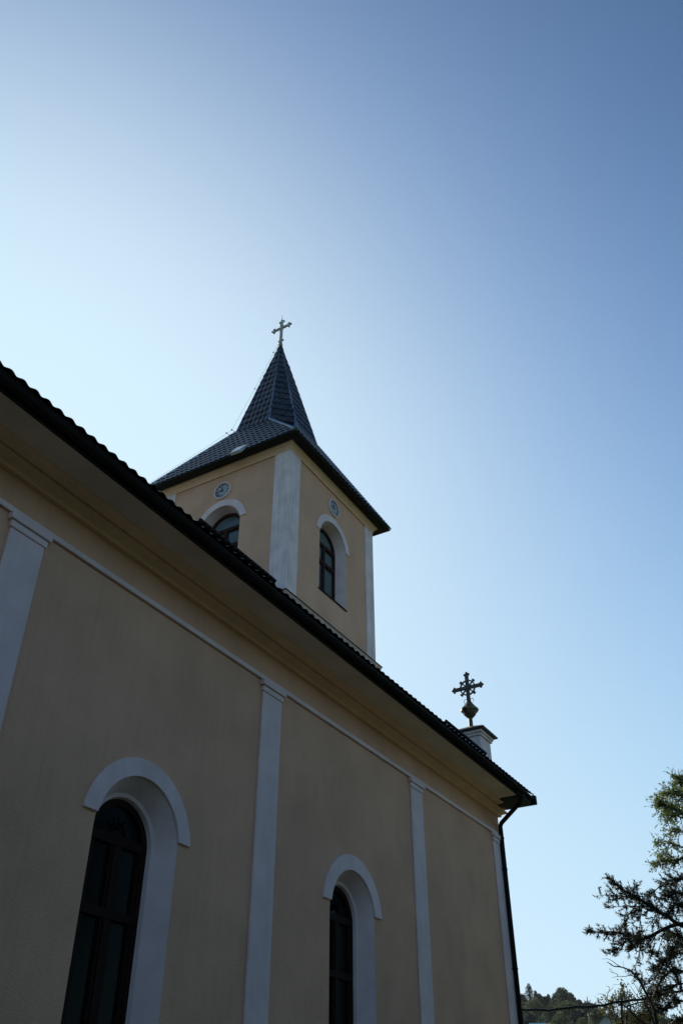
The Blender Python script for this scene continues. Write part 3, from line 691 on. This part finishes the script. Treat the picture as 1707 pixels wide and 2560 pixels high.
# thin shrub-like young tree with yellowing leaves behind
YD = 31.0; yp_ = at(1556, 2640, YD); yroot = (yp_.x, yp_.y, 0)
yt_ = empty('young_tree', yroot); tag(yt_, 'thin young tree with yellowing leaves behind the dead twigs', 'tree')
tr = MB(); fol = MB(); tr.tube([Vector((yp_.x, yp_.y, -1.6)), at(1556, 2600, YD), at(1552, 2500, YD), at(1550, 2470, YD)], [.09, .05, .025, .01], 7)
for c, rr, nn in (((1550,2490),.24,24),((1560,2480),.2,10),((1538,2497),.16,10),((1512,2516),.3,30),((1530,2520),.35,40),((1570,2500),.3,26),((1620,2500),.4,60),((1632,2520),.4,60),((1555,2462),.12,8),((1600,2540),.5,50),((1625,2545),.5,60),((1580,2560),.6,60)):
    cc = at(*c, YD)
    for k in range(nn):
        p = cc+rdir()*rr*rnd.random()**.5; tr.tube([cc, p], [.006, .003], 3, cap=False)
        for s in range(6): leafquad(fol, p+rdir()*.06, rdir(), .08, .02)
    b0 = at(1556+(c[0]-1556)*.3, 2600, YD); tr.tube([b0, cc], [.02, .008], 5)
tr.build('trunk', BARK, yt_, yroot); fol.build('crown', LEAFB, yt_, yroot)

# ---- unseen trees added on the south side to shade the lower wall
wd = MB(); r_ = random.Random(5)
for k in range(15):
    a = R(-196+11*k+r_.uniform(-2, 2)); dd = r_.uniform(15, 19); c0 = Vector((7+dd*1.25*math.cos(a), 2+dd*math.sin(a), 0))
    if c0.y > -4 or (c0.x > 14 and c0.y > -9): continue
    hh = r_.uniform(9.5, 13); wd.tube([c0+Vector((0,0,-1.6)), c0+Vector((.2,0,hh*.6))], [.28, .12], 7)
    for b in range(22):
        u = r_.random(); an = r_.uniform(0, 6.28); rr_ = 3.6*math.sin(math.pi*min(1, .12+u*.8))*r_.uniform(.3, 1)
        bc = c0+Vector((rr_*math.cos(an), rr_*math.sin(an), .3+u*(hh-1.2)))
        for l_ in range(130):
            d = rdir(r_); leafquad(wd, bc+d*1.15*r_.random()**.4, (d+rdir(r_)).normalized(), .5, .19, r_)
tag(wd.build('shade_wood', LEAFW), 'unseen leafy trees added south of the church to shade the lower wall', None, None, 'stuff')

# ---- trees on the far hillside
def far_tree(px, ytop, dist, wpx, kind, m, label, hm=None, name=None):
    top = at(px, ytop, dist); W = wpx/FPX*dist/math.cos(R(7))/2; a = math.degrees(math.atan2(top.y, top.x))
    zb = hill_h(dist, a); root = (top.x, top.y, zb+H0-.3)
    e = empty(name or ('spruce_tree' if kind == 's' else 'hillside_tree'), root); tag(e, label, 'tree', 'trees on the hill')
    r = random.Random(int(px*7+ytop)); hgt = top.z-zb
    t = MB(); t.tube([Vector((top.x, top.y, zb-.3)), Vector((top.x+.1, top.y, zb+hgt*.5)), Vector((top.x, top.y, top.z-.4))], [W*.12+.05, W*.08+.03, .03], 6)
    f = MB()
    if kind == 's':
        Hc = hgt*.92; n = int(5200)
        for k in range(n):
            u = r.random()**.7; ang = r.uniform(0, 2*math.pi); lay = .8+.2*math.sin(u*60+ang*1.0); rad = W*u**.85*lay*r.uniform(.1, 1.05)
            p = Vector((top.x+rad*math.cos(ang), top.y+rad*math.sin(ang), top.z-Hc*u-rad*.25))
            leafquad(f, p, (Vector((math.cos(ang), math.sin(ang), -.35))+rdir(r)*.4).normalized(), .38, .11, r)
    else:
        blobs = []; Hc = min(hgt*.8, W*2.3)
        for k in range(16):
            u = r.random(); ang = r.uniform(0, 2*math.pi); prof = math.sin(math.pi*min(1, u*.62+.05))**.7
            rad = W*.66*prof*r.uniform(.5, 1); blobs.append((Vector((top.x+rad*math.cos(ang), top.y+rad*math.sin(ang), top.z-W*.32-u*(Hc-W*.5))), W*r.uniform(.26, .42)))
        blobs.append((Vector((top.x, top.y, top.z-W*.36)), W*.36))
        for c, br in blobs:
            for k in range(330):
                d = rdir(r); p = c+d*br*(r.random()**.35)*r.uniform(.85, 1.12); leafquad(f, p, (d+rdir(r)*.8).normalized(), r.uniform(.26, .42)*min(1, dist/300), .15*min(1, dist/300), r)
    t.build('trunk', BARK, e, root); f.build('crown', m, e, root)
FT = [(1320,2458,330,104,'s',FARC,'tall narrow dark spruce rising highest on the hill beside the church corner'),
 (1302,2486,335,40,'b',FARC,'dim rounded tree between the church corner and the spruce'),
 (1337,2476,330,46,'s',FARC,'small thin spruce just right of the tallest spruce'),
 (1346,2485,320,34,'b',FARA,'low bushy tree beside the small thin spruce'),
 (1334,2494,290,60,'b',FARB,'light green bushy tree in front of the tallest spruce'),
 (1369,2484,330,60,'s',FARC,'slim spruce left of the big domed tree'),
 (1362,2492,320,34,'b',FARC,'dark low tree at the foot of the slim spruce'),
 (1404,2469,310,58,'b',FARA,'big domed dark tree standing highest in the middle of the hill'),
 (1390,2484,315,40,'b',FARA,'round tree leaning on the left side of the big domed tree'),
 (1422,2482,315,40,'b',FARC,'round dark tree on the right side of the big domed tree'),
 (1435,2493,330,44,'s',FARC,'tiny spruce on the right slope of the domed tree'),
 (1446,2500,325,34,'b',FARA,'low tree right of the tiny spruce'),
 (1412,2503,270,52,'b',FARB,'light green tree in front of the big domed tree'),
 (1470,2508,300,48,'b',FARC,'low dark tree under the far pole with crossarm'),
 (1375,2512,260,54,'b',FARA,'broad tree low in the hollow beneath the slim spruce'),
 (1318,2528,240,60,'b',FARC,'dark shaded tree by the church corner under the cable'),
 (1352,2540,200,50,'b',FARA,'green tree just above the turquoise roof'),
 (1400,2532,210,60,'b',FARB,'yellow green tree right of the turquoise roof'),
 (1442,2524,230,60,'b',FARC,'dark wide tree under the middle of the cable'),
 (1490,2522,220,56,'b',FARA,'green tree above the grey gabled roof'),
 (1528,2526,210,60,'b',FARC,'dark domed tree behind the dead twigs'),
 (1566,2524,230,64,'b',FARB,'pale green tree right of the grey gabled roof'),
 (1601,2520,260,64,'b',FARA,'hazy tree behind the pine trunk'),
 (1650,2532,250,70,'b',FARA,'hazy tree showing through the lower pine branches'),
 (1700,2540,240,70,'b',FARC,'dark tree low behind the pine at the right edge'),
 (1455,2545,180,50,'b',FARB,'small bright green tree left of the grey gabled roof'),
 (1285,2510,300,60,'b',FARC,'dark tree half hidden by the church down pipe')]
for a in FT: far_tree(*a)
# far pole with a crossarm, and two houses
pp = at(1466, 2492, 260); a = math.degrees(math.atan2(pp.y, pp.x)); zb = hill_h(260, a); pr_ = (pp.x, pp.y, zb+H0-.3)
e = empty('power_pole', pr_); tag(e, 'thin power pole with a crossarm standing on the hill crest', 'pole')
t = MB(); t.tube([Vector((pp.x, pp.y, zb-.3)), pp], [.16, .10], 8); t.build('post', DEAD, e, pr_)
t = MB(); c = pp-Vector((0, 0, .95)); sdir = rt*.85; t.bar(c-sdir, c+sdir, .1, .12)
for s in (-.8, 0, .8): t.tube([c+rt*s, c+rt*s+Vector((0,0,.3))], .05, 6)
t.build('crossarm', DEAD, e, pr_)
def house(name, pL, pR, yr, dist, mroof, mwall, label, turn=False):
    l = at(pL, yr, dist); r = at(pR, yr, dist); l.z = r.z = (l.z+r.z)/2; u = (r-l); u.z = 0; L = u.length; u.normalize(); v = Vector((-u.y, u.x, 0)); v = v if v.dot(l) > 0 else -v
    c = (l+r)/2; zr = c.z; hw = 3.2; ze = zr-2.4
    if turn: u, v = v, -u; hw = 3.4; L = 7.0; ze = zr-2.9
    root = (c.x, c.y, 0); e = empty(name, root); tag(e, label, 'house')
    P4 = [c+u*s*(L/2-.3)+v*t*hw for s, t in ((-1,-1),(1,-1),(1,1),(-1,1))]
    w_ = MB(); w_.add([Vector((p.x, p.y, -1.6)) for p in P4]+[Vector((p.x, p.y, ze)) for p in P4]+[Vector((c.x, c.y, 0))+u*s*(L/2-.3)+Vector((0,0,zr-.1)) for s in (-1, 1)],
         [(0,1,5,4),(2,3,7,6),(1,2,6,9,5),(3,0,4,8,7)]); w_.build('wall', mwall, e, root)
    rf = MB()
    for t in (-1, 1):
        a1 = c-u*L/2; b1 = c+u*L/2; d_ = v*t*(hw+.5); a2 = a1+d_; b2 = b1+d_; a2.z = b2.z = ze-.35
        rf.add([a1, b1, b2, a2, a1-Vector((0,0,.12)), b1-Vector((0,0,.12)), b2-Vector((0,0,.12)), a2-Vector((0,0,.12))], [(0,1,2,3),(7,6,5,4),(0,4,5,1),(1,5,6,2),(2,6,7,3),(3,7,4,0)])
    rf.build('roof', mroof, e, root)
    for s in (-.5, .5):
        q_ = c+u*s*L*.5-v*(hw+.01); q_.z = ze-1.6; wn = MB(); wn.bar(q_-Vector((0,0,.6)), q_+Vector((0,0,.6)), .9, .06, v); wn.build('window', GLASSD, e, root)
house('house', 1321, 1362, 2557.2, 75, mat('turquoise_roof_sheet', (.30, .50, .46), .4, .4, var=.08), mat('pale_house_plaster', (.5, .48, .42), .9, .2), 'house with a pale turquoise roof below the hill trees')
house('house', 1497, 1532, 2545, 110, mat('grey_roof_slate', (.07, .08, .09), .6, .4, var=.12), mat('grey_house_plaster', (.4, .4, .38), .9, .2), 'house with a grey gabled roof behind the dead twigs', True)

# ------------------------------------------------------------------ air
hz = MB(); hz.box(-60, 620, -420, 480, -3.6, 40)
hm_ = bpy.data.materials.new('pale_air'); hm_.use_nodes = True; n_ = hm_.node_tree.nodes
n_.remove(n_['Principled BSDF']); v_ = n_.new('ShaderNodeVolumePrincipled'); v_.inputs['Color'].default_value = (.86, .90, .95, 1)
v_.inputs['Density'].default_value = .00008; v_.inputs['Anisotropy'].default_value = .2
hm_.node_tree.links.new(v_.outputs[0], n_['Material Output'].inputs['Volume'])
tag(hz.build('haze', hm_), 'thin pale haze over the valley', None, None, 'stuff')
